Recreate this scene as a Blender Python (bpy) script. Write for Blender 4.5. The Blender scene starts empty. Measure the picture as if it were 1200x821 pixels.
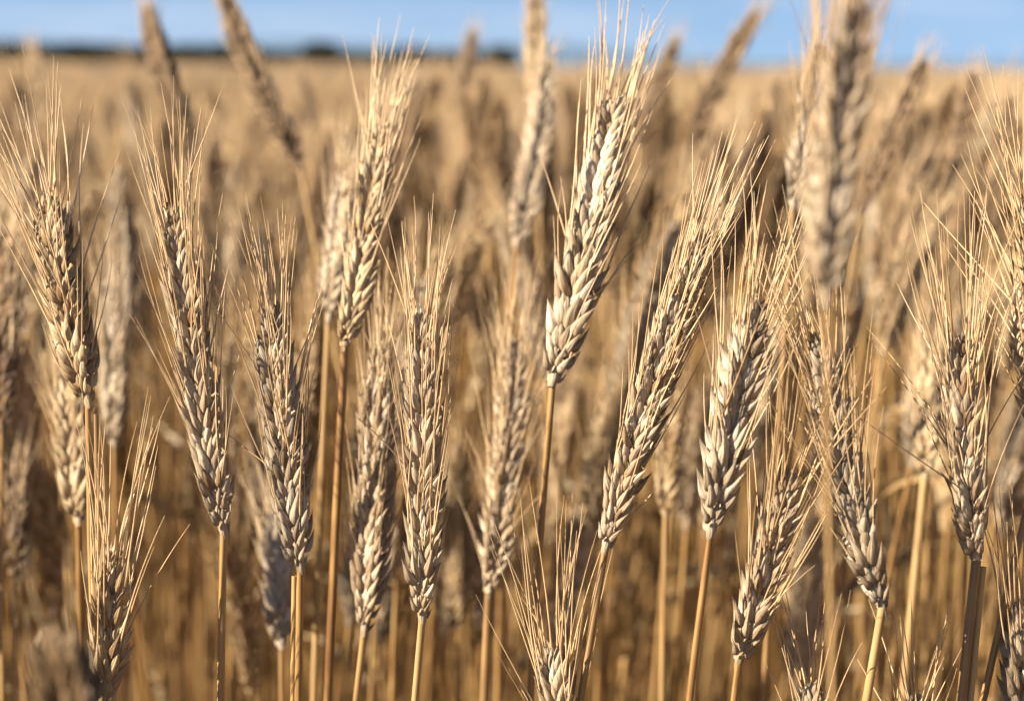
import bpy, math, random
import numpy as np
from mathutils import Vector, Matrix, noise

R = math.radians
scene = bpy.context.scene
COL = scene.collection

# ------------------------------------------------------------------ camera, sky, sun, exposure
ZC = 0.95                                   # camera height, about the height of the tallest ears
LENS, FOCUS = 70.0, 0.54
FPX = LENS / 36.0 * 1200.0
cam_data = bpy.data.cameras.new('camera')
cam = bpy.data.objects.new('camera', cam_data)
COL.objects.link(cam)
cam_data.lens = LENS
cam_data.sensor_width = 36.0
cam_data.clip_start = 0.01
cam_data.clip_end = 12000
cam_data.dof.use_dof = True
cam_data.dof.focus_distance = FOCUS
cam_data.dof.aperture_fstop = 11.2
CAM_ROT = Matrix.Rotation(R(90 - 8.1), 3, 'X') @ Matrix.Rotation(R(0.55), 3, 'Z')
CAM_LOC = Vector((0, 0, ZC))
cam.matrix_world = Matrix.Translation(CAM_LOC) @ CAM_ROT.to_4x4()
scene.camera = cam

SUN_ELEV, SUN_FROM = 37.0, Vector((-1.0, -0.34, 0)).normalized()
world = bpy.data.worlds.new('World')
scene.world = world
world.use_nodes = True
wn, wl = world.node_tree.nodes, world.node_tree.links
wn.clear()
sky = wn.new('ShaderNodeTexSky')
sky.sky_type = 'NISHITA'
sky.sun_disc = False
sky.sun_elevation = R(SUN_ELEV)
sky.sun_rotation = math.atan2(SUN_FROM.x, SUN_FROM.y)
sky.air_density = 1.0
sky.dust_density = 0.3
sky.ozone_density = 1.2
bg = wn.new('ShaderNodeBackground')
bg.inputs['Strength'].default_value = 0.05
wo = wn.new('ShaderNodeOutputWorld')
wtc = wn.new('ShaderNodeTexCoord')
wad = wn.new('ShaderNodeVectorMath'); wad.operation = 'ADD'; wad.inputs[1].default_value = (0, 0, 0.22)
wno = wn.new('ShaderNodeVectorMath'); wno.operation = 'NORMALIZE'
wl.new(wtc.outputs['Generated'], wad.inputs[0])
wl.new(wad.outputs[0], wno.inputs[0])
wl.new(wno.outputs[0], sky.inputs['Vector'])
wmp = wn.new('ShaderNodeMapping'); wmp.inputs['Scale'].default_value = (3.0, 3.0, 22.0)
wnz = wn.new('ShaderNodeTexNoise'); wnz.inputs['Scale'].default_value = 2.2; wnz.inputs['Detail'].default_value = 5.0
wl.new(wtc.outputs['Generated'], wmp.inputs[0]); wl.new(wmp.outputs[0], wnz.inputs['Vector'])
wcr = wn.new('ShaderNodeValToRGB')
wcr.color_ramp.elements[0].position = 0.45; wcr.color_ramp.elements[0].color = (0, 0, 0, 1)
wcr.color_ramp.elements[1].position = 0.80; wcr.color_ramp.elements[1].color = (0.42, 0.42, 0.42, 1)
wl.new(wnz.outputs['Fac'], wcr.inputs[0])
wmx = wn.new('ShaderNodeMixRGB'); wmx.inputs[2].default_value = (5.2, 5.6, 6.2, 1)      # thin high cloud
wl.new(wcr.outputs[0], wmx.inputs[0]); wl.new(sky.outputs[0], wmx.inputs[1])
wl.new(wmx.outputs[0], bg.inputs['Color'])
wl.new(bg.outputs[0], wo.inputs['Surface'])

sun_data = bpy.data.lights.new('sun', 'SUN')
sun_data.energy = 5.0
sun_data.angle = R(0.53)
sun_data.color = (1.0, 0.89, 0.735)
sun = bpy.data.objects.new('sun', sun_data)
COL.objects.link(sun)
sun_dir = Vector((SUN_FROM.x * math.cos(R(SUN_ELEV)), SUN_FROM.y * math.cos(R(SUN_ELEV)), math.sin(R(SUN_ELEV))))
sun.rotation_euler = sun_dir.to_track_quat('Z', 'Y').to_euler()

scene.view_settings.view_transform = 'Standard'
scene.view_settings.look = 'None'
scene.view_settings.exposure = 1.8
scene.view_settings.gamma = 1.0
scene.render.engine = 'CYCLES'
scene.cycles.max_bounces = 8
scene.cycles.diffuse_bounces = 4
scene.cycles.use_denoising = True

rng = random.Random(11)


def at(px, py, d):
    """the point seen at photo pixel px, py (1200 x 821), d metres along the view axis"""
    v = Vector(((px - 600) / FPX * d, -(py - 410.5) / FPX * d, -d))
    return CAM_LOC + CAM_ROT @ v


# ------------------------------------------------------------------ materials
def new_mat(name):
    m = bpy.data.materials.new(name)
    m.use_nodes = True
    m.node_tree.nodes.clear()
    return m, m.node_tree.nodes, m.node_tree.links


def straw_mat(name, c_dark, c_mid, c_light, grey, streak=(9.0, 1.3), rough=0.5, trans=0.2, bump=0.9, spec=0.35, grain=1.0, gain=0.80, margin=0.0):
    c_dark, c_mid, c_light, grey = [tuple(q * g for q in c) for c, g in ((c_dark, gain * .8), (c_mid, gain), (c_light, gain * 1.05), (grey, gain))]
    """dry plant matter: fibres along the length, tone changes from piece to piece and from plant to plant"""
    m, n, l = new_mat(name)
    uv = n.new('ShaderNodeUVMap'); uv.uv_map = 'UVMap'
    info = n.new('ShaderNodeObjectInfo')
    tone = n.new('ShaderNodeAttribute'); tone.attribute_name = 'tone'
    mp = n.new('ShaderNodeMapping'); mp.inputs['Scale'].default_value = (streak[0], streak[1], 1)
    l.new(uv.outputs[0], mp.inputs[0])
    off = n.new('ShaderNodeCombineXYZ')
    mul = n.new('ShaderNodeMath'); mul.operation = 'MULTIPLY'; mul.inputs[1].default_value = 37.0
    l.new(info.outputs['Random'], mul.inputs[0])
    mul2 = n.new('ShaderNodeMath'); mul2.operation = 'MULTIPLY'; mul2.inputs[1].default_value = 53.0
    l.new(tone.outputs['Fac'], mul2.inputs[0])
    l.new(mul.outputs[0], off.inputs[2]); l.new(mul2.outputs[0], off.inputs[1])
    l.new(off.outputs[0], mp.inputs['Location'])
    fib = n.new('ShaderNodeTexNoise'); fib.inputs['Scale'].default_value = 1.0
    fib.inputs['Detail'].default_value = 3.0; fib.inputs['Roughness'].default_value = 0.6
    l.new(mp.outputs[0], fib.inputs['Vector'])
    tc = n.new('ShaderNodeTexCoord')
    blot = n.new('ShaderNodeTexNoise'); blot.inputs['Scale'].default_value = 260.0 * grain
    blot.inputs['Detail'].default_value = 2.0
    l.new(tc.outputs['Object'], blot.inputs['Vector'])
    a1 = n.new('ShaderNodeMath'); a1.operation = 'MULTIPLY_ADD'
    a1.inputs[1].default_value = 0.95
    l.new(fib.outputs['Fac'], a1.inputs[0])
    s1 = n.new('ShaderNodeMath'); s1.operation = 'MULTIPLY_ADD'; s1.inputs[1].default_value = 0.42; s1.inputs[2].default_value = -0.32
    l.new(tone.outputs['Fac'], s1.inputs[0])
    l.new(s1.outputs[0], a1.inputs[2])
    a2 = n.new('ShaderNodeMath'); a2.operation = 'MULTIPLY_ADD'; a2.inputs[1].default_value = 0.35
    l.new(blot.outputs['Fac'], a2.inputs[0]); l.new(a1.outputs[0], a2.inputs[2])
    cr = n.new('ShaderNodeValToRGB')
    e = cr.color_ramp.elements
    e[0].position = 0.25; e[0].color = (*c_dark, 1)
    e[1].position = 0.82; e[1].color = (*c_light, 1)
    em = e.new(0.52); em.color = (*c_mid, 1)
    l.new(a2.outputs[0], cr.inputs[0])
    if margin:
        sx = n.new('ShaderNodeSeparateXYZ'); l.new(uv.outputs[0], sx.inputs[0])
        m1 = n.new('ShaderNodeMath'); m1.operation = 'MULTIPLY'; m1.inputs[1].default_value = 4 * math.pi
        l.new(sx.outputs[0], m1.inputs[0])
        m2 = n.new('ShaderNodeMath'); m2.operation = 'COSINE'; l.new(m1.outputs[0], m2.inputs[0])
        m3 = n.new('ShaderNodeMapRange'); m3.inputs[1].default_value = -0.55; m3.inputs[2].default_value = -1.0
        m3.inputs[3].default_value = 0.0; m3.inputs[4].default_value = margin
        l.new(m2.outputs[0], m3.inputs[0])
        mm_ = n.new('ShaderNodeMixRGB'); mm_.inputs[2].default_value = (*[min(0.9, q * 1.12) for q in c_light], 1)
        l.new(m3.outputs[0], mm_.inputs[0]); l.new(cr.outputs[0], mm_.inputs[1])
        cr = mm_
    mx = n.new('ShaderNodeMixRGB'); mx.inputs[2].default_value = (*grey, 1)
    gm = n.new('ShaderNodeMath'); gm.operation = 'MULTIPLY'; gm.inputs[1].default_value = 0.45
    l.new(info.outputs['Random'], gm.inputs[0]); l.new(gm.outputs[0], mx.inputs[0])
    l.new(cr.outputs[0], mx.inputs[1])
    bs = n.new('ShaderNodeBsdfPrincipled')
    bs.inputs['Roughness'].default_value = rough
    bs.inputs['Specular IOR Level'].default_value = spec
    l.new(mx.outputs[0], bs.inputs['Base Color'])
    bp = n.new('ShaderNodeBump'); bp.inputs['Strength'].default_value = bump; bp.inputs['Distance'].default_value = 0.0007
    l.new(fib.outputs['Fac'], bp.inputs['Height']); l.new(bp.outputs[0], bs.inputs['Normal'])
    tr = n.new('ShaderNodeBsdfTranslucent')
    l.new(mx.outputs[0], tr.inputs[0])
    mix = n.new('ShaderNodeMixShader'); mix.inputs[0].default_value = trans
    l.new(bs.outputs[0], mix.inputs[1]); l.new(tr.outputs[0], mix.inputs[2])
    out = n.new('ShaderNodeOutputMaterial')
    l.new(mix.outputs[0], out.inputs[0])
    return m


M_GLUME = straw_mat('wheat_husk', (0.25, 0.13, 0.052), (0.58, 0.41, 0.23), (0.92, 0.77, 0.56), (0.58, 0.47, 0.34), (17.0, 1.1), trans=0.2, gain=0.76, margin=0.3)
M_GLUME_GOLD = straw_mat('golden_husk', (0.24, 0.12, 0.042), (0.59, 0.39, 0.185), (0.90, 0.71, 0.45), (0.58, 0.44, 0.26), (17.0, 1.1), trans=0.2, gain=0.74, margin=0.3)
M_GLUME_GREY = straw_mat('weathered_husk', (0.20, 0.115, 0.055), (0.52, 0.385, 0.235), (0.84, 0.71, 0.52), (0.50, 0.41, 0.305), (17.0, 1.1), trans=0.2, gain=0.74, margin=0.3)
M_GLUME_DARK = straw_mat('dark_shade_husk', (0.07, 0.035, 0.014), (0.21, 0.12, 0.05), (0.42, 0.275, 0.135), (0.20, 0.13, 0.07), (17.0, 1.1), trans=0.15, gain=0.85, margin=0.3)  # shaded sides of the blurred ears, put into the husk colour
M_AWN = straw_mat('wheat_awn', (0.43, 0.24, 0.085), (0.67, 0.43, 0.20), (0.84, 0.63, 0.36), (0.65, 0.48, 0.29), (1.0, 2.0), 0.42, 0.15, 0.1, 0.45, 1.0, 0.76)
M_STEM = straw_mat('wheat_straw', (0.26, 0.115, 0.03), (0.54, 0.295, 0.09), (0.74, 0.48, 0.20), (0.50, 0.34, 0.165), (5.0, 1.6), 0.42, 0.06, 0.25, 0.5, 0.3, 0.60)
M_LEAF = straw_mat('dry_leaf', (0.27, 0.15, 0.05), (0.52, 0.35, 0.16), (0.70, 0.54, 0.32), (0.52, 0.42, 0.28), (12.0, 1.2), 0.55, 0.35, 0.5, 0.3, 1.0, 0.7)


def simple_mat(name, c1, c2, scale, detail=5.0, rough=0.9, bump=0.0, dist=0.01):
    m, n, l = new_mat(name)
    tc = n.new('ShaderNodeTexCoord')
    nz = n.new('ShaderNodeTexNoise'); nz.inputs['Scale'].default_value = scale; nz.inputs['Detail'].default_value = detail
    nz.inputs['Roughness'].default_value = 0.65
    l.new(tc.outputs['Object'], nz.inputs['Vector'])
    cr = n.new('ShaderNodeValToRGB')
    cr.color_ramp.elements[0].position = 0.3; cr.color_ramp.elements[0].color = (*c1, 1)
    cr.color_ramp.elements[1].position = 0.7; cr.color_ramp.elements[1].color = (*c2, 1)
    l.new(nz.outputs['Fac'], cr.inputs[0])
    bs = n.new('ShaderNodeBsdfPrincipled'); bs.inputs['Roughness'].default_value = rough
    bs.inputs['Specular IOR Level'].default_value = 0.2
    l.new(cr.outputs[0], bs.inputs['Base Color'])
    if bump:
        bp = n.new('ShaderNodeBump'); bp.inputs['Strength'].default_value = bump; bp.inputs['Distance'].default_value = dist
        l.new(nz.outputs['Fac'], bp.inputs['Height']); l.new(bp.outputs[0], bs.inputs['Normal'])
    out = n.new('ShaderNodeOutputMaterial'); l.new(bs.outputs[0], out.inputs[0])
    return m


M_SOIL = simple_mat('soil_with_straw', (0.06, 0.035, 0.016), (0.16, 0.10, 0.045), 22.0, 8.0, 0.95, 0.6, 0.02)
M_CANOPY = simple_mat('far_wheat_heads', (0.36, 0.25, 0.12), (0.50, 0.36, 0.18), 3.0, 10.0, 0.9)
M_TREE = simple_mat('dark_foliage', (0.008, 0.011, 0.008), (0.02, 0.025, 0.016), 0.6, 6.0)
M_HILL = simple_mat('haze_blue_hill', (0.06, 0.10, 0.15), (0.08, 0.13, 0.19), 0.01)  # blue haze of distance painted into the hill colour
M_BARK = simple_mat('bark', (0.05, 0.035, 0.025), (0.10, 0.08, 0.06), 3.0)


# ------------------------------------------------------------------ mesh collecting
class MB:
    def __init__(self):
        self.v, self.f, self.uv, self.tone, self.mi = [], [], [], [], []

    def grid(self, P, tone, mi=0, wrap=True, vscale=1.0):
        """P: rows x cols x 3 (rows along the length); each row a ring when wrap"""
        rows, cols = P.shape[:2]
        b = len(self.v)
        self.v.extend(map(tuple, P.reshape(-1, 3)))
        self.tone.extend([tone] * (rows * cols))
        for i in range(rows - 1):
            for j in range(cols if wrap else cols - 1):
                k = (j + 1) % cols
                self.f.append((b + i * cols + j, b + i * cols + k, b + (i + 1) * cols + k, b + (i + 1) * cols + j))
                u0, u1 = j / cols, (j + 1) / cols
                v0, v1 = i / (rows - 1) * vscale, (i + 1) / (rows - 1) * vscale
                self.uv.extend([(u0, v0), (u1, v0), (u1, v1), (u0, v1)])
                self.mi.append(mi)

    def add(self, other, M=None, mi=None):
        b = len(self.v)
        if M is None:
            self.v.extend(other.v)
        else:
            A = np.array(M)
            V = np.array(other.v) @ A[:3, :3].T + A[:3, 3]
            self.v.extend(map(tuple, V))
        self.f.extend(tuple(i + b for i in f) for f in other.f)
        self.uv.extend(other.uv); self.tone.extend(other.tone)
        self.mi.extend(other.mi if mi is None else [mi] * len(other.f))

    def mesh(self, name, mats):
        me = bpy.data.meshes.new(name)
        me.from_pydata(self.v, [], self.f)
        for m in (mats if isinstance(mats, (list, tuple)) else [mats]):
            me.materials.append(m)
        uvl = me.uv_layers.new(name='UVMap')
        uvl.data.foreach_set('uv', np.array(self.uv, dtype=np.float32).ravel())
        at_ = me.attributes.new('tone', 'FLOAT', 'POINT')
        at_.data.foreach_set('value', np.array(self.tone, dtype=np.float32))
        me.polygons.foreach_set('material_index', np.array(self.mi, dtype=np.int32))
        me.polygons.foreach_set('use_smooth', np.ones(len(self.f), dtype=bool))
        me.update()
        return me


def frame(z, x_hint):
    z = z.normalized()
    x = (x_hint - z * x_hint.dot(z))
    if x.length < 1e-6:
        x = Vector((1, 0, 0)) - z * z.x
    x.normalize()
    y = z.cross(x)
    return Matrix((x, y, z)).transposed()


def tube(mb, pts, radii, sides=6, tone=0.5, mi=0, vscale=1.0, flat=1.0):
    """tapered tube along pts"""
    n = len(pts)
    rows = np.zeros((n, sides, 3))
    hint = Vector((1, 0.2, 0))
    for i in range(n):
        t = (pts[min(i + 1, n - 1)] - pts[max(i - 1, 0)])
        F = frame(t, hint)
        hint = F.col[0]
        for j in range(sides):
            a = 2 * math.pi * j / sides
            p = pts[i] + F.col[0] * (math.cos(a) * radii[i]) + F.col[1] * (math.sin(a) * radii[i] * flat)
            rows[i, j] = p
    mb.grid(rows, tone, mi, True, vscale)


# ------------------------------------------------------------------ the ear: florets, spikelets, awns
def floret(L, W, D, rows, cols, r):
    """one husk: a keeled boat, pointed at the tip, base at the origin, outside towards +x"""
    P = np.zeros((rows, cols, 3))
    ph = r.uniform(-0.04, 0.04)
    for i in range(rows):
        t = i / (rows - 1)
        w = 0.32 * (1 - t) ** 2 + 1.12 * math.sin(math.pi * t ** 0.56) ** 0.9 * (1 - 0.48 * t)
        if i == rows - 1:
            w = 0.03
        cx = L * (0.13 * math.sin(math.pi * t) - 0.02 * t)
        cy = ph * L * math.sin(math.pi * t)
        for j in range(cols):
            a = 2 * math.pi * j / cols
            c, s = math.cos(a), math.sin(a)
            k = 1.0
            if c > 0:
                k += 0.30 * math.exp(-(a if a < math.pi else a - 2 * math.pi) ** 2 / 0.16)
            else:
                k *= 0.55
            k2 = 1.0 + (0.055 * math.cos(8 * a) if cols >= 16 else 0.0)     # raised veins
            k *= k2
            P[i, j] = (cx + D * 0.5 * w * c * k, cy + W * 0.5 * w * s, t * L)
    return P


def xf(P, M):
    A = np.array(M)
    return P @ A[:3, :3].T + A[:3, 3]


def rotm(ax_y, ax_x, loc):
    """lean outwards by ax_y (towards +x), sideways by ax_x, then move"""
    return Matrix.Translation(loc) @ Matrix.Rotation(ax_x, 4, 'X') @ Matrix.Rotation(ax_y, 4, 'Y')


def make_spikelet(seed, rows=6, cols=7, lod=0):
    r = random.Random(seed)
    mb = MB()
    tips = []                                            # where awns leave: (point, direction)
    g = lambda s: r.gauss(0, s * 1.25)
    mm = 0.001
    specs = []
    for sd in (-1, 1):
        specs.append((r.uniform(8.8, 10.4), r.uniform(2.4, 2.9), 1.6, R(16 + g(2.5)), -sd * R(24 + g(3)), (2.0 * mm, sd * 1.9 * mm, -0.4 * mm), False))
        specs.append((r.uniform(10.0, 11.6), r.uniform(2.4, 3.0), 1.7, R(14 + g(2.5)), -sd * R(14 + g(2.5)), (2.2 * mm, sd * 1.0 * mm, 1.2 * mm), True))
    specs.append((r.uniform(8.6, 10.0), r.uniform(2.2, 2.7), 1.6, R(12 + g(2.5)), R(g(5)), (2.0 * mm, g(0.3) * mm, 2.8 * mm), r.random() < 0.6))
    if lod == 2:
        specs = [specs[0], specs[2], specs[4]]
    for (L, W, D, ay, ax, loc, awned) in specs:
        P = floret(L * mm, W * mm, D * mm, rows, cols, r)
        M = rotm(ay, ax, loc)
        mb.grid(xf(P, M), r.random())
        if awned:
            tip = M @ Vector((0, 0, L * mm))
            d = (M.to_3x3() @ Vector((0, 0, 1)))
            tips.append((tip - d * 0.0007, d))
            # beak of the husk that carries the awn
    return mb, tips


def awn_mb(seed, sides=5, rows=8):
    """unit length awn along +z, curving gently towards +x"""
    r = random.Random(seed)
    mb = MB()
    c = r.uniform(-0.06, 0.15); w = r.uniform(-0.045, 0.045); ph = r.uniform(0, 6)
    pts, rad = [], []
    for i in range(rows):
        t = i / (rows - 1)
        pts.append(Vector((c * t * t, w * math.sin(3 * t + ph) - w * math.sin(ph), t)))
        rad.append(0.0068 * (1 - t) ** 0.8 + 0.0018)
    tube(mb, pts, rad, sides, r.random(), 0, 4.0)
    return mb


SPK = [make_spikelet(100 + i, 11, 20) for i in range(10)]
SPK_MID = [make_spikelet(100 + i, 6, 7) for i in range(6)]
SPK_LOW = [make_spikelet(100 + i, 4, 5, 2) for i in range(4)]
AWN = [awn_mb(300 + i) for i in range(10)]
AWN_LOW = [awn_mb(300 + i, 3, 4) for i in range(5)]
HUSKS = [M_GLUME, M_GLUME_GOLD, M_GLUME_GREY]
SPK_MESHES = {m.name: [s[0].mesh('spikelet', m) for s in SPK] for m in HUSKS}
AWN_MESH = [a.mesh('awn', M_AWN) for a in AWN]


def bez2(a, b, c, t):
    return a * ((1 - t) ** 2) + b * (2 * t * (1 - t)) + c * (t * t)


def bez2d(a, b, c, t):
    return ((b - a) * (2 * (1 - t)) + (c - b) * (2 * t))


def ear_layout(base, ctrl, tip, k, rot, awn_len, spread, awn_prob, spk_list, awn_n, r, awn_min=0.5):
    """matrices of all spikelets and awns of one ear whose axis runs base-ctrl-tip"""
    L = (tip - base).length + 0.5 * ((ctrl - (base + tip) * 0.5).length)
    n = max(6, int(round(L / (0.0023 * k))))
    z0 = bez2d(base, ctrl, tip, 0)
    hint = Matrix.Rotation(rot, 3, z0.normalized()) @ frame(z0, Vector((1, 0, 0))).col[0]
    spk, awn = [], []
    for i in range(n + 1):
        t = i / n * 0.94
        p = bez2(base, ctrl, tip, t)
        z = bez2d(base, ctrl, tip, t)
        F = frame(z, hint)
        hint = F.col[0].copy()
        sd = 1 if i % 2 == 0 else -1
        u = i / n
        s = k * (0.42 + 0.58 * min(1, u / 0.15) ** 0.7) * (1.0 if u < 0.72 else 1 - 0.42 * ((u - 0.72) / 0.28) ** 1.3) * r.uniform(0.92, 1.07)
        Fo = Matrix((F.col[0] * sd, F.col[1] * sd, F.col[2])).transposed()
        J = Matrix.Rotation(r.gauss(0, R(4)), 3, 'Z') @ Matrix.Rotation(r.gauss(0, R(3.5)), 3, 'Y')
        if i == n:                                       # the last spikelet stands upright on the tip
            J = Matrix.Rotation(-R(16), 3, 'Y')
        open_ = Matrix.Rotation(R(-9 * max(0, u - 0.6) / 0.4), 3, 'Y')
        M = Matrix.Translation(p) @ (Fo @ J @ open_).to_4x4() @ Matrix.Scale(s, 4)
        idx = r.randrange(len(spk_list))
        spk.append((idx, M))
        for (tp, td) in spk_list[idx][1]:
            if r.random() > awn_prob * (0.55 if u < 0.12 else 1):
                continue
            wp = M @ tp
            wd = (M.to_3x3() @ td).normalized()
            zc = z.normalized()
            side = (wd - zc * wd.dot(zc))
            if side.length < 1e-5:
                side = F.col[0] * sd
            side.normalize()
            ang = R(spread) * r.uniform(0.25, 1.45) * (1.35 - 0.7 * u)
            if r.random() < 0.035:
                ang += R(r.uniform(8, 26))
            tw = r.gauss(0, 0.30)
            side = Matrix.Rotation(tw, 3, zc) @ side
            d = zc * math.cos(ang) + side * math.sin(ang)
            ln = awn_len * (0.74 + 0.36 * math.sin(math.pi * min(1, 0.12 + u * 0.72))) * r.uniform(awn_min + 0.28, 1.12)
            if r.random() < 0.12:                         # snapped short
                ln *= r.uniform(0.3, 0.7)
            Fa = frame(d, side * (1 if r.random() < 0.7 else -1))
            th = r.uniform(0.8, 1.15) * 0.036 / ln * k / 1.1
            S = Matrix.Diagonal((ln * th, ln * th, ln, 1))
            # keep the bow of the awn in proportion to its length
            awn.append((r.randrange(awn_n), Matrix.Translation(wp) @ Fa.to_4x4() @ S))
    return spk, awn


def rachis_mb(base, ctrl, tip, k, r):
    mb = MB()
    pts = [bez2(base, ctrl, tip, t * 0.95) for t in np.linspace(-0.01, 1, 14)]
    tube(mb, pts, [0.0009 * k * (1 - 0.5 * i / 13) for i in range(14)], 6, 0.4)
    # the swollen collar where the lowest spikelet leaves
    z = bez2d(base, ctrl, tip, 0).normalized()
    tube(mb, [base - z * 0.0022, base - z * 0.0008, base + z * 0.0008, base + z * 0.0022],
         [0.0009 * k, 0.0012 * k, 0.0012 * k, 0.0010 * k], 8, 0.3)
    return mb


# ------------------------------------------------------------------ stems and leaves
def bez3(a, b, c, d, t):
    s = 1 - t
    return a * (s ** 3) + b * (3 * s * s * t) + c * (3 * s * t * t) + d * (t ** 3)


def stem_mb(ground, base, tdir, r0, r1, r, sides=7, mi=0, rows=22):
    H = base.z - ground.z
    c1 = ground + Vector((r.gauss(0, 0.01), r.gauss(0, 0.01), H * 0.4))
    c2 = base - tdir * (H * 0.30)
    mb = MB()
    pts, rad = [], []
    nodes = [0.22, 0.47, 0.70]
    kink = r.uniform(0.0008, 0.004)
    for i in range(rows):
        t = i / (rows - 1)
        pts.append(bez3(ground, c1, c2, base, t) + Vector((math.sin(t * 9 + 1.3), math.cos(t * 7.0), 0)) * (kink * math.sin(math.pi * t)))
        rad.append(r0 + (r1 - r0) * t)
    tube(mb, pts, rad, sides, r.random(), mi, 12.0)
    for q in nodes:                                       # the joints of the straw
        p = bez3(ground, c1, c2, base, q + r.uniform(-0.03, 0.03))
        p2 = bez3(ground, c1, c2, base, q + 0.03)
        z = (p2 - p).normalized()
        rr = r0 + (r1 - r0) * q
        tube(mb, [p - z * 0.004, p - z * 0.0015, p + z * 0.0015, p + z * 0.004], [rr * 1.02, rr * 1.45, rr * 1.45, rr * 1.02], sides, 0.15, mi)
    return mb, (ground, c1, c2, base)


def leaf_mb(p, az, L, W, droop, twist, r, mi=0):
    """dry blade: a thin folded ribbon that arches over and curls"""
    mb = MB()
    rows = 14
    P = np.zeros((rows, 8, 3))
    pos = Vector(p); el = R(r.uniform(55, 78)); a = az
    side0 = Vector((-math.sin(a), math.cos(a), 0))
    for i in range(rows):
        t = i / (rows - 1)
        d = Vector((math.cos(a) * math.cos(el), math.sin(a) * math.cos(el), math.sin(el)))
        nrm = side0.cross(d).normalized()
        tw = twist * t
        sx = side0 * math.cos(tw) + nrm * math.sin(tw)
        nx = d.cross(sx)
        w = W * (0.55 + 0.45 * math.sin(math.pi * min(1, t * 1.3 + 0.15))) * (1 - t ** 3) + 0.0003
        th = 0.00018
        offs = [(-0.5, 0.18), (-0.2, 0.02), (0.2, 0.02), (0.5, 0.18)]
        ring = [pos + sx * (w * o) + nx * (w * h + th) for o, h in offs] + [pos + sx * (w * o) + nx * (w * h - th) for o, h in reversed(offs)]
        for j in range(8):
            P[i, j] = ring[j]
        pos = pos + d * (L / (rows - 1))
        el -= droop / rows * (0.4 + 1.2 * t)
        a += r.gauss(0, 0.08)
    mb.grid(P, r.random(), mi, True, 6.0)
    return mb


# ------------------------------------------------------------------ things
def link(name, data, parent=None):
    o = bpy.data.objects.new(name, data)
    COL.objects.link(o)
    if parent is not None:
        o.parent = parent
    return o


def plant_root(ground, label, group):
    o = link('wheat_plant', None)
    o.empty_display_size = 0.02
    o.location = ground
    o['label'] = label
    o['category'] = 'wheat stalk'
    if group:
        o['group'] = group
    return o


def ground_under(base, slope_dir, reach, r):
    g = base - slope_dir * (reach / max(0.3, slope_dir.z))
    return Vector((g.x + r.gauss(0, 0.008), g.y + r.gauss(0, 0.008), 0.0))


def build_plant(base, ctrl, tip, tdir, k, rot, awn_len, spread, awn_prob, label, group, r, detail, stem_r=0.0010, extra_stem=False, leaf=0, reach=0.45, husk=None):
    husk = husk or M_GLUME
    """detail 2: every spikelet and awn its own mesh; 1: one mesh for the husks and one for the awns"""
    g = ground_under(base, tdir, reach, r)
    root = plant_root(g, label, group)
    sm, path = stem_mb(Vector((0, 0, 0)), base - g, tdir, stem_r * 1.5, stem_r, r, 8 if detail == 2 else 6)
    link('stem', sm.mesh('stem', M_STEM), root)
    if extra_stem:
        off = Vector((0.0016, 0.0026, -0.004)) if extra_stem is True else extra_stem
        sm2, _ = stem_mb(Vector((0.012, 0.015, 0)), base - g + off, tdir, stem_r * 1.3, stem_r * 0.8, r, 8)
        link('side_stem', sm2.mesh('side_stem', M_STEM), root)
    b, c, t = base - g, ctrl - g, tip - g
    if detail == 2:
        ear = link('ear', rachis_mb(b, c, t, k, r).mesh('ear', husk), root)
        spk, awn = ear_layout(b, c, t, k, rot, awn_len, spread, awn_prob, SPK, len(AWN), r)
        for idx, M in spk:
            o = link('spikelet', SPK_MESHES[husk.name][idx], ear); o.matrix_local = M
        for idx, M in awn:
            o = link('awn', AWN_MESH[idx], ear); o.matrix_local = M
    else:
        mb = rachis_mb(b, c, t, k, r)
        spk, awn = ear_layout(b, c, t, k, rot, awn_len, spread, awn_prob, SPK_MID, len(AWN_LOW), r)
        for idx, M in spk:
            mb.add(SPK_MID[idx][0], M)
        ear = link('ear', mb.mesh('ear', husk), root)
        ma = MB()
        for idx, M in awn:
            ma.add(AWN_LOW[idx], M)
        link('awns', ma.mesh('awns', M_AWN), ear)
    for q in range(leaf):
        t_ = r.uniform(0.68, 0.96)
        p = bez3(*path, t_)
        lm = leaf_mb(p, r.uniform(0, 6.28), r.uniform(0.06, 0.16), r.uniform(0.004, 0.008), R(r.uniform(60, 190)), r.uniform(-4, 4), r)
        link('leaf', lm.mesh('leaf', M_LEAF), root)
    return root


# ------------------------------------------------------------------ the setting
def sheet(name, x0, x1, y0, y1, z, nx, ny, mat, bump=0.0, kind='structure'):
    mb = MB()
    P = np.zeros((ny, nx, 3))
    for i in range(ny):
        fy = i / (ny - 1)
        y = y0 + (y1 - y0) * fy ** 3
        for j in range(nx):
            x = x0 + (x1 - x0) * j / (nx - 1)
            P[i, j] = (x, y, z + (bump * noise.noise(Vector((x * 0.6, y * 0.6, 0))) if bump else 0))
    mb.grid(P, 0.5, 0, False)
    o = link(name, mb.mesh(name, mat))
    o['kind'] = kind
    return o


sheet('ground', -4000, 4000, -30, 8000, 0.0, 3, 3, M_SOIL)

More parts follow.
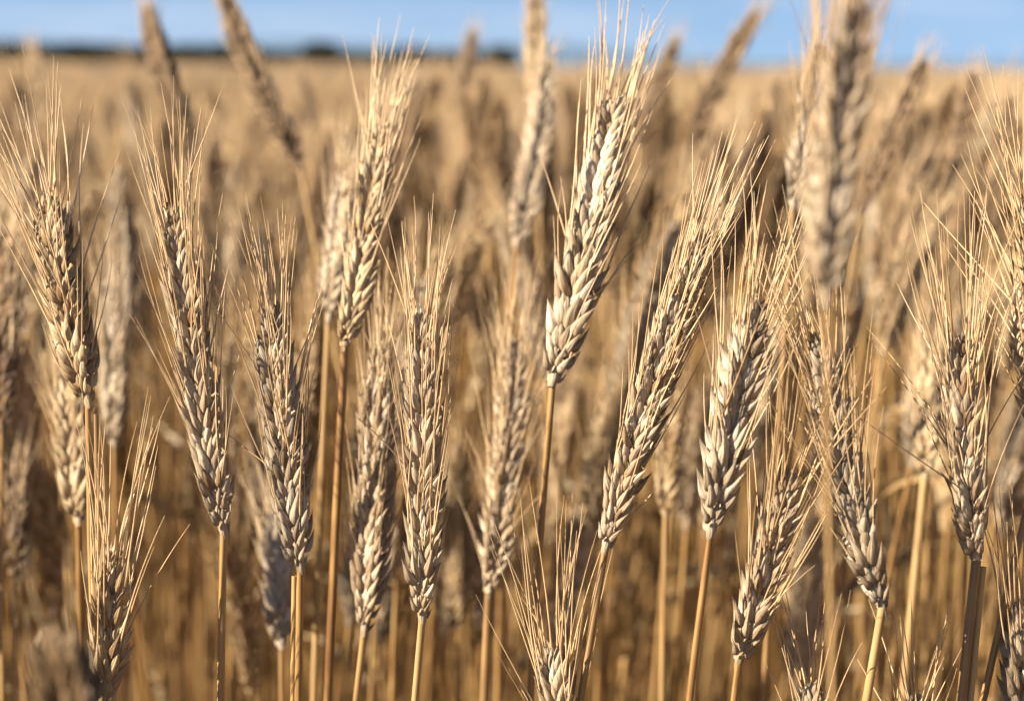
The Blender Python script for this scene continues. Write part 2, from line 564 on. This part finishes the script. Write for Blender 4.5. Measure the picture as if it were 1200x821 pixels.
# distant hills, low along the skyline
mb = MB()
cols = 60
P = np.zeros((4, cols, 3))
for j in range(cols):
    x = -900 + 1800 * j / (cols - 1)
    h = 38 + 12 * noise.noise(Vector((x * 0.004, 3.1, 0))) + 5 * noise.noise(Vector((x * 0.013, 7.7, 0)))
    h *= 1.0 if x < 60 else max(0.45, 1 - (x - 60) / 500)
    P[0, j] = (x, 3000, -2); P[1, j] = (x, 3120, h * 0.7); P[2, j] = (x, 3300, h); P[3, j] = (x, 3900, -2)
mb.grid(P, 0.5, 0, False)
o = link('hills', mb.mesh('hills', M_HILL)); o['kind'] = 'structure'


# ------------------------------------------------------------------ the wheat one can tell apart
def hero(b, t, d, dt, bend, s, k=.93, rot=30, awn=0.036, spread=12, prob=0.85, label='', group='sharp wheat ears in the front row', detail=2, stem_r=0.0010, extra=False, leaf=0, seed=0, husk=None):
    r = random.Random(seed * 7 + int(b[0]) + int(b[1]) * 3)
    base, tip = at(b[0], b[1], d), at(t[0], t[1], d + dt)
    mid = (base + tip) * 0.5
    ax = (tip - base).normalized()
    view = (mid - CAM_LOC).normalized()
    perp = ax.cross(view).normalized()
    ctrl = mid + perp * (bend / FPX * d)
    tdir = (base - at(s[0], s[1], d)).normalized()
    return build_plant(base, ctrl, tip, tdir, k, R(rot), awn, spread, prob, label, group, r, detail, stem_r, extra, leaf, husk=husk or HUSKS[r.choice((0, 0, 1, 2))])


G1 = 'sharp wheat ears in the front row'
G2 = 'soft wheat ears just behind the front row'
G3 = 'tall blurred wheat ears against field and sky'
G4 = 'wheat ears out of focus close to the lens'
# ear base, ear tip (pixels), distance, extra distance of the tip, bend, a point on the stem
hero((103, 470), (58, 238), .545, .01, 6, (106, 650), rot=74, awn=.040, spread=19, extra=True, stem_r=.0008,
     label='bristly wheat ear leaning left near the left edge, on two thin pale straws', group=G1)
hero((262, 622), (204, 238), .540, .0, 8, (259, 821), rot=88, awn=.036, spread=12,
     label='long sharp wheat ear leaning left on a straight straw, second from the left edge', group=G1)
hero((352, 664), (318, 355), .540, .0, 5, (350, 821), rot=77, awn=.030, spread=14, extra=Vector((-.0018, .002, -.003)),
     label='sharp wheat ear on two parallel straws, right of the long left-leaning ear', group=G1)
hero((404, 405), (446, 150), .600, .02, -6, (386, 821), rot=92, awn=.036, spread=9, stem_r=.0013,
     label='tall slightly soft wheat ear with awns touching the skyline, on a long bare golden straw', group=G1, seed=3)
hero((495, 724), (494, 365), .540, .0, -5, (486, 821), rot=84, awn=.032, spread=9,
     label='sharp upright greyish wheat ear standing vertical in the middle, stray awns to its left', group=G1)
hero((427, 738), (446, 400), .600, .02, -4, (418, 821), rot=72, awn=.030, spread=9, detail=1,
     label='soft wheat ear half hidden just left of the sharp upright middle ear', group=G2)
hero((118, 830), (132, 655), .530, .0, -3, (112, 900), rot=100, awn=.040, spread=12, prob=.9,
     label='low wheat ear with tall upright awns in the bottom left, under the two pale straws', group=G1, k=1.05)
hero((648, 445), (722, 118), .570, .02, -8, (632, 640), rot=78, awn=.038, spread=9,
     label='tall wheat ear leaning right with its awns reaching into the sky, right of the middle', group=G1, k=1.15)
hero((710, 640), (832, 270), .540, .0, 12, (680, 821), rot=75, awn=.034, spread=9,
     label='long sharp wheat ear leaning far to the right on a slanting straw', group=G1)
hero((833, 622), (888, 355), .520, .0, 4, (808, 821), rot=95, awn=.036, spread=14, k=1.0,
     label='sharp wheat ear with fat loose husks, right of the long far-leaning ear', group=G1)
hero((866, 774), (926, 560), .530, -.01, -4, (857, 850), rot=86, awn=.038, spread=15, prob=.95,
     label='low wheat ear leaning right with a wide crossing fan of awns, bottom right', group=G1)
hero((1034, 712), (958, 395), .518, .0, 10, (1016, 821), rot=80, awn=.040, spread=15, detail=2, stem_r=.0012,
     label='soft wheat ear leaning left above a thick straw, under the big blurred near ear', group=G2)
hero((1144, 656), (1124, 400), .530, .0, 6, (1128, 821), rot=74, awn=.040, spread=21, prob=.95, stem_r=.0014, extra=Vector((.002, .001, -.002)),
     label='sharp wheat ear with widely spread awns on a thick straw near the right edge', group=G1)
hero((1222, 520), (1207, 225), .535, .0, 4, (1150, 821), rot=88, awn=.040, spread=21, prob=.95,
     label='wheat ear cut off by the right edge, its left awns spreading inwards', group=G1)
hero((662, 910), (648, 765), .540, .0, 2, (664, 990), rot=77, awn=.042, spread=16, prob=1.0,
     label='low wheat ear showing only its fan of awns at the bottom edge, below the middle', group=G1)
hero((1196, 840), (1196, 720), .535, .0, 0, (1190, 900), rot=92, awn=.032, spread=15, k=.95,
     label='low wheat ear in the bottom right corner with awns crossing a slanting straw', group=G1)
hero((955, 935), (950, 815), .530, .0, 0, (950, 990), rot=84, awn=.030, spread=20, k=.9, prob=.6,
     label='low wheat ear, only its awn tips showing, right below the crossing fan', group=G1)
hero((1068, 935), (1078, 830), .540, .0, 0, (1060, 990), rot=72, awn=.028, spread=24, k=.9, prob=.6,
     label='low wheat ear with few splayed awn tips, bottom edge left of the thick straw', group=G1)
hero((573, 694), (604, 395), .660, .02, -6, (568, 821), rot=100, awn=.038, spread=14, detail=1, stem_r=.0014,
     label='soft golden wheat ear with a hazy brush of awns, right of the upright middle ear', group=G2)
hero((780, 602), (784, 480), .740, .0, 0, (778, 720), rot=78, awn=.030, spread=10, detail=1, k=.9,
     label='small soft wheat ear between the long far-leaning ear and the loose-husked ear', group=G2)
hero((385, 372), (404, 205), .720, .02, -3, (380, 500), rot=75, awn=.030, spread=8, detail=1,
     label='soft shaded wheat ear tucked behind the left of the tall skyline ear', group=G2)
hero((968, 348), (1006, 5), .36, .0, 14, (972, 560), rot=95, awn=.036, spread=10, detail=1, k=.78, stem_r=.00045, husk=M_GLUME,
     label='big blurred wheat ear close to the lens, rising past the skyline on the right', group=G4)
hero((930, 240), (962, 55), .70, .0, -3, (918, 420), rot=86, awn=.030, spread=10, detail=1, stem_r=.0009,
     label='pale blurred wheat ear half behind the left of the big near ear', group=G2)
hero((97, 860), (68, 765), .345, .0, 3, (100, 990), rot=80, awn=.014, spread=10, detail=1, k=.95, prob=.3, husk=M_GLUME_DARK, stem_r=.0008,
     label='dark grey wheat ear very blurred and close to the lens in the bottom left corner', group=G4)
hero((1084, 560), (1090, 400), .72, .02, 3, (1060, 821), rot=74, awn=.034, spread=11, detail=1, stem_r=.0017, husk=M_GLUME_GOLD,
     label='soft wheat ear on a thick blurred golden straw, left of the widely spread right ear', group=G2)
bgs = [((226, 180), (172, 8), 1.02, 6, 'blurred wheat ear spiking above the treeline left of the thick slanting one'),
       ((352, 195), (262, -6), .92, 8, 'thick blurred wheat ear slanting left across the treeline'),
       ((539, 128), (554, 38), 1.5, 2, 'small distant wheat ear standing alone against the sky, left of the middle'),
       ((606, 284), (640, 70), .85, -8, 'long pale blurred wheat ear left of the tall sky-reaching ear'),
       ((632, 175), (627, -14), 1.05, 2, 'blurred upright wheat ear behind the long pale one, cut by the top edge'),
       ((748, 170), (792, 48), 1.3, 3, 'blurred wheat ear just behind the awns of the tall sky-reaching ear'),
       ((812, 160), (888, 14), 1.1, 6, 'blurred wheat ear leaning right against open sky, left of the big near ear'),
       ((1008, 245), (1084, 74), .93, 4, 'blurred wheat ear leaning right, directly right of the big near ear'),
       ((1112, 250), (1140, 88), 1.05, 2, 'blurred wheat ear at the skyline, second to the right of the big near ear'),
       ((1158, 270), (1184, 118), 1.0, 2, 'blurred shaded wheat ear below the skyline by the right edge'),
       ((1040, 345), (1066, 235), .98, 3, 'blurred dark wheat ear leaning right, below the one directly right of the big near ear'),
       ((1098, 330), (1122, 225), .93, 3, 'blurred dark wheat ear above the sharp wide-bristled ear near the right edge'),
       ((812, 250), (846, 150), 1.02, 3, 'blurred dark wheat ear above the tip of the long far-leaning ear'),
       ((884, 205), (912, 98), 1.25, 2, 'dark blurred wheat ear left of the pale one behind the big near ear'),
       ((240, 225), (246, 150), 1.7, 2, 'small dark blurred wheat ear above the long left-leaning ear'),
       ((304, 275), (320, 205), 1.8, 2, 'small dark blurred wheat ear under the thick slanting one'),
       ((62, 165), (38, 62), 1.35, 2, 'pale blurred wheat ear touching the treeline in the top left corner'),
       ((368, 160), (354, 84), 1.8, 2, 'small blurred wheat ear right of the thick slanting one'),
       ((535, 225), (540, 165), 2.1, 2, 'small dark blurred wheat ear below the lone distant ear'),
       ((2, 500), (6, 275), .74, 4, 'soft dark wheat ear cut by the left edge beside the bristly ear'),
       ((16, 670), (14, 545), .78, 2, 'soft dark wheat ear low at the left edge'),
       ((92, 610), (82, 430), .66, 3, 'soft wheat ear behind the base of the bristly ear near the left edge'),
       ((134, 520), (126, 330), .80, -4, 'soft pale wheat ear close to the right of the bristly ear'),
       ((330, 755), (324, 610), .70, 2, 'soft wheat ear hidden low behind the ear on two parallel straws')]
for i, (b, t, d, bend, lab) in enumerate(bgs):
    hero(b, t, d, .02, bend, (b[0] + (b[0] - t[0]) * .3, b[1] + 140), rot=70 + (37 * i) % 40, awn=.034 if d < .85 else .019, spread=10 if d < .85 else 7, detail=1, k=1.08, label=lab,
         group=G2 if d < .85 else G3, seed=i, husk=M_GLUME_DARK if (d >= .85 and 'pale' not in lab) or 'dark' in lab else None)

# ------------------------------------------------------------------ the crowd behind, still one by one
n_named = len([o for o in COL.objects if o.name.startswith('wheat_plant')])
todo = 300 - n_named
D0, D1 = 0.80, 1.64
taken = [o.location.copy() for o in COL.objects if o.name.startswith('wheat_plant')]
made = 0
while made < todo:
    d = math.sqrt(rng.uniform(D0 ** 2, D1 ** 2))
    px = rng.uniform(-60, 1260)
    drop = rng.uniform(0.04, 0.20) if d < 1.1 else max(0.012, rng.gauss(0.072, 0.032))
    tip = at(px, 300, d)
    tip.z = ZC - drop
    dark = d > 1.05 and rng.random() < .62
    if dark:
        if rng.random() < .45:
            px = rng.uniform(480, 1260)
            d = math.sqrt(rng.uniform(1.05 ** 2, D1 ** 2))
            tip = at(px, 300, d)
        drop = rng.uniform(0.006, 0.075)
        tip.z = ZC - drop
    lx, ly = math.tan(rng.gauss(R(3 + 11 * (px - 500) / 700), R(8))), math.tan(rng.gauss(0, R(9)))
    ax = Vector((lx, ly, 1)).normalized()
    L = rng.uniform(0.065, 0.092)
    base = tip - ax * L
    if any((Vector((base.x, base.y, 0)) - q).length < 0.012 for q in taken):
        continue
    taken.append(Vector((base.x, base.y, 0)))
    lean = Vector((ax.x * .45, ax.y * .45, 1)).normalized()
    ctrl = base + lean * (L * .5)
    lab = 'soft-focus wheat stalk in the crowded rows just behind the sharp ears' if d < 1.1 else 'heavily blurred wheat stalk in the dense far rows behind the soft ears'
    grp = 'soft crowd of wheat behind the sharp ears' if d < 1.1 else 'blurred far rows of wheat'
    build_plant(base, ctrl, tip, lean, rng.uniform(0.98, 1.12), R(rng.uniform(40, 130)), rng.uniform(.016, .024) if dark else rng.uniform(.028, .038), rng.uniform(8, 15), .8, lab, grp, rng, 1,
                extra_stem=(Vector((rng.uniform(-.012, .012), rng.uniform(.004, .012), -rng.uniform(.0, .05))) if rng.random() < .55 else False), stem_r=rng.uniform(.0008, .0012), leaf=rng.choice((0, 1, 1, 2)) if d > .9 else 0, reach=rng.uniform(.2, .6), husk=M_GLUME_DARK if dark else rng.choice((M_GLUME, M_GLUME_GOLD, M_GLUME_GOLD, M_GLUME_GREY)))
    made += 1

# ------------------------------------------------------------------ the rest of the field: one uncountable mass
variants = bpy.data.collections.new('wheat_field_pieces')


def whole_plant(mb, g, H, r, low):
    az, tilt = r.uniform(0, 6.28), abs(r.gauss(0, R(15)))
    ax = Vector((math.cos(az) * math.sin(tilt), math.sin(az) * math.sin(tilt), math.cos(tilt)))
    L = r.uniform(.065, .092)
    lean = Vector((ax.x * .45, ax.y * .45, 1)).normalized()
    tip = g + Vector((ax.x * .15, ax.y * .15, H))
    base = tip - ax * L
    ctrl = base + lean * L * .5
    rs = r.uniform(.0009, .0013)
    sm, path = stem_mb(g, base, lean, rs * 1.5, rs, r, 4 if low else 5, 2, 8)
    mb.add(sm, mi=2)
    S = SPK_LOW if low else SPK_MID
    spk, awn = ear_layout(base, ctrl, tip, 1.08 if not low else 1.25, r.uniform(0, 6.28), r.uniform(.028, .038), 12, .8 if not low else .5, S, len(AWN_LOW), r)
    for q, (idx, M) in enumerate(spk):
        mb.add(S[idx][0], M, 0)
    for idx, M in awn:
        mb.add(AWN_LOW[idx], M, 1)
    for q in range(r.choice((0, 1, 1, 2))):
        mb.add(leaf_mb(bez3(*path, r.uniform(.6, .9)), r.uniform(0, 6.28), r.uniform(.06, .16), .006, R(r.uniform(60, 190)), r.uniform(-4, 4), r), mi=3)


MATS = [M_GLUME, M_AWN, M_STEM, M_LEAF]
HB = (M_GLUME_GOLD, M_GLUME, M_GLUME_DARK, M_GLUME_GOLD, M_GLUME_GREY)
for i in range(10):
    r = random.Random(900 + i)
    mb = MB()
    whole_plant(mb, Vector((0, 0, 0)), .86, r, False)
    variants.objects.link(bpy.data.objects.new('a_single_%02d' % i, mb.mesh('field_plant', [HB[i % 5]] + MATS[1:])))
for i in range(6):
    r = random.Random(950 + i)
    mb = MB()
    for q in range(7):
        whole_plant(mb, Vector((r.uniform(-.11, .11), r.uniform(-.11, .11), 0)), .86 + r.gauss(0, .03), r, True)
    variants.objects.link(bpy.data.objects.new('b_clump_%02d' % i, mb.mesh('field_clump', [HB[i % 2]] + MATS[1:])))

pts, rots, scl, idxs = [], [], [], []
nr = np.random.default_rng(5)


def scatter(d0, d1, dens, half, clump, skip_view=False):
    A = 2 * half(d1) * (d1 - d0)
    for _ in range(int(A * dens)):
        y = nr.uniform(d0, d1)
        h = half(y)
        x = nr.uniform(-half(d1), half(d1))
        if abs(x) > h:
            continue
        if skip_view and skip_view is not True and abs(x) < skip_view:
            continue
        if skip_view is True and abs(x) < 0.158 * y + 0.11:
            continue
        pts.append((x, y, 0.0))
        rots.append((nr.normal(0, .03), nr.normal(0, .03), nr.uniform(0, 6.28)))
        top = ZC - max(0.03, nr.normal(0.095, 0.03))
        scl.append((1, 1, top / .86) if not clump else (1.15, 1.15, top / .86))
        idxs.append(10 + int(nr.integers(6)) if clump else int(nr.integers(10)))


scatter(-0.9, 0.42, 330, lambda y: .95, False, 0.28)
scatter(0.42, 1.6, 360, lambda y: .158 * y + .75, False, True)
scatter(1.6, 5.0, 400, lambda y: .158 * y + .8, False)
scatter(5.0, 11.0, 36, lambda y: .158 * y + 1.0, True)
scatter(11.0, 24.0, 16, lambda y: .158 * y + 1.5, True)
scatter(24.0, 48.0, 8, lambda y: .158 * y + 2.0, True)

me = bpy.data.meshes.new('wheat_field')
me.from_pydata(pts, [], [])
for nm, tp, arr in (('rot', 'FLOAT_VECTOR', rots), ('scl', 'FLOAT_VECTOR', scl)):
    a = me.attributes.new(nm, tp, 'POINT')
    a.data.foreach_set('vector', np.array(arr, dtype=np.float32).ravel())
a = me.attributes.new('pick', 'INT', 'POINT')
a.data.foreach_set('value', np.array(idxs, dtype=np.int32))
field = link('wheat_field', me)
field['kind'] = 'stuff'
field['label'] = 'dense golden mass of ripe wheat filling the field behind'
field['category'] = 'wheat field'
ng = bpy.data.node_groups.new('wheat_scatter', 'GeometryNodeTree')
ng.interface.new_socket('Geometry', in_out='INPUT', socket_type='NodeSocketGeometry')
ng.interface.new_socket('Geometry', in_out='OUTPUT', socket_type='NodeSocketGeometry')
N, K = ng.nodes, ng.links
gi, go = N.new('NodeGroupInput'), N.new('NodeGroupOutput')
ci = N.new('GeometryNodeCollectionInfo')
ci.inputs['Collection'].default_value = variants
ci.inputs['Separate Children'].default_value = True
ci.inputs['Reset Children'].default_value = True
iop = N.new('GeometryNodeInstanceOnPoints')


def named(nm, tp):
    q = N.new('GeometryNodeInputNamedAttribute'); q.data_type = tp; q.inputs['Name'].default_value = nm
    return q.outputs['Attribute']


K.new(gi.outputs[0], iop.inputs['Points'])
K.new(ci.outputs[0], iop.inputs['Instance'])
iop.inputs['Pick Instance'].default_value = True
K.new(named('pick', 'INT'), iop.inputs['Instance Index'])
K.new(named('rot', 'FLOAT_VECTOR'), iop.inputs['Rotation'])
K.new(named('scl', 'FLOAT_VECTOR'), iop.inputs['Scale'])
K.new(iop.outputs[0], go.inputs[0])
md = field.modifiers.new('scatter', 'NODES')
md.node_group = ng

# the far part of the field, where single ears melt together
o = sheet('wheat_canopy', -130, 130, 40, 420, ZC - .13, 200, 160, M_CANOPY, .06, 'stuff')
o['label'] = 'far smooth tan part of the wheat field below the treeline'
o['category'] = 'wheat field'
sol = o.modifiers.new('depth', 'SOLIDIFY'); sol.thickness = .6; sol.offset = -1

# ------------------------------------------------------------------ trees along the far edge of the field
def tree_shape(x, y, w, h, r, n):
    crown = MB()
    for q in range(n):
        a, rr = r.uniform(0, 6.28), math.sqrt(r.random())
        zz = r.random()
        env = math.sin(math.pi * (0.12 + 0.8 * zz)) ** .7
        c = Vector((math.cos(a) * rr * w * .5 * env, math.sin(a) * rr * w * .5 * env, h * (.14 + .82 * zz)))
        s = r.uniform(.35, .75) * h / 6
        P = np.zeros((3, 4, 3))
        nrm = Vector((r.gauss(0, 1), r.gauss(0, 1), r.gauss(0, 1))).normalized()
        F = frame(nrm, Vector((1, .3, .2)))
        for i in range(3):
            for j in range(4):
                v = F @ Vector(((i - 1) * s * r.uniform(.6, 1.2), (j - 1.5) * s * r.uniform(.5, .9), r.gauss(0, .15) * s))
                P[i, j] = c + v
        crown.grid(P, r.random(), 0, False)
    return crown


tr = random.Random(77)
wood = MB()
x = -150.0
while x < -4:
    h = tr.uniform(5.1, 5.9) * (1.0 if x < -65 else .78)
    w = h * tr.uniform(1.3, 1.9)
    wood.add(tree_shape(0, 0, w, h, tr, 300), Matrix.Translation((x, 520 + tr.uniform(-8, 8), 0)))
    x += w * .33
o = link('treeline', wood.mesh('treeline', M_TREE)); o['kind'] = 'stuff'
o['label'] = 'dark blurred line of trees along the far edge of the field'; o['category'] = 'treeline'
for (px, h, lab) in ((378, 7.0, 'rounded dark tree on the skyline right of the thick slanting ear'),
                     (484, 6.0, 'dark tree on the skyline behind the tall skyline ear'),
                     (588, 6.2, 'dark tree at the right end of the skyline trees')):
    p = at(px, 72, 520)
    root = link('tree', None); root.location = (p.x, p.y, 0)
    root['label'] = lab; root['category'] = 'tree'; root['group'] = 'separate trees on the skyline'
    link('crown', tree_shape(0, 0, h * 1.7, h, tr, 220).mesh('crown', M_TREE), root)
    tm = MB()
    tube(tm, [Vector((0, 0, -.2)), Vector((.1, 0, h * .3)), Vector((0, .1, h * .7))], [.3, .22, .08], 8)
    link('trunk', tm.mesh('trunk', M_BARK), root)
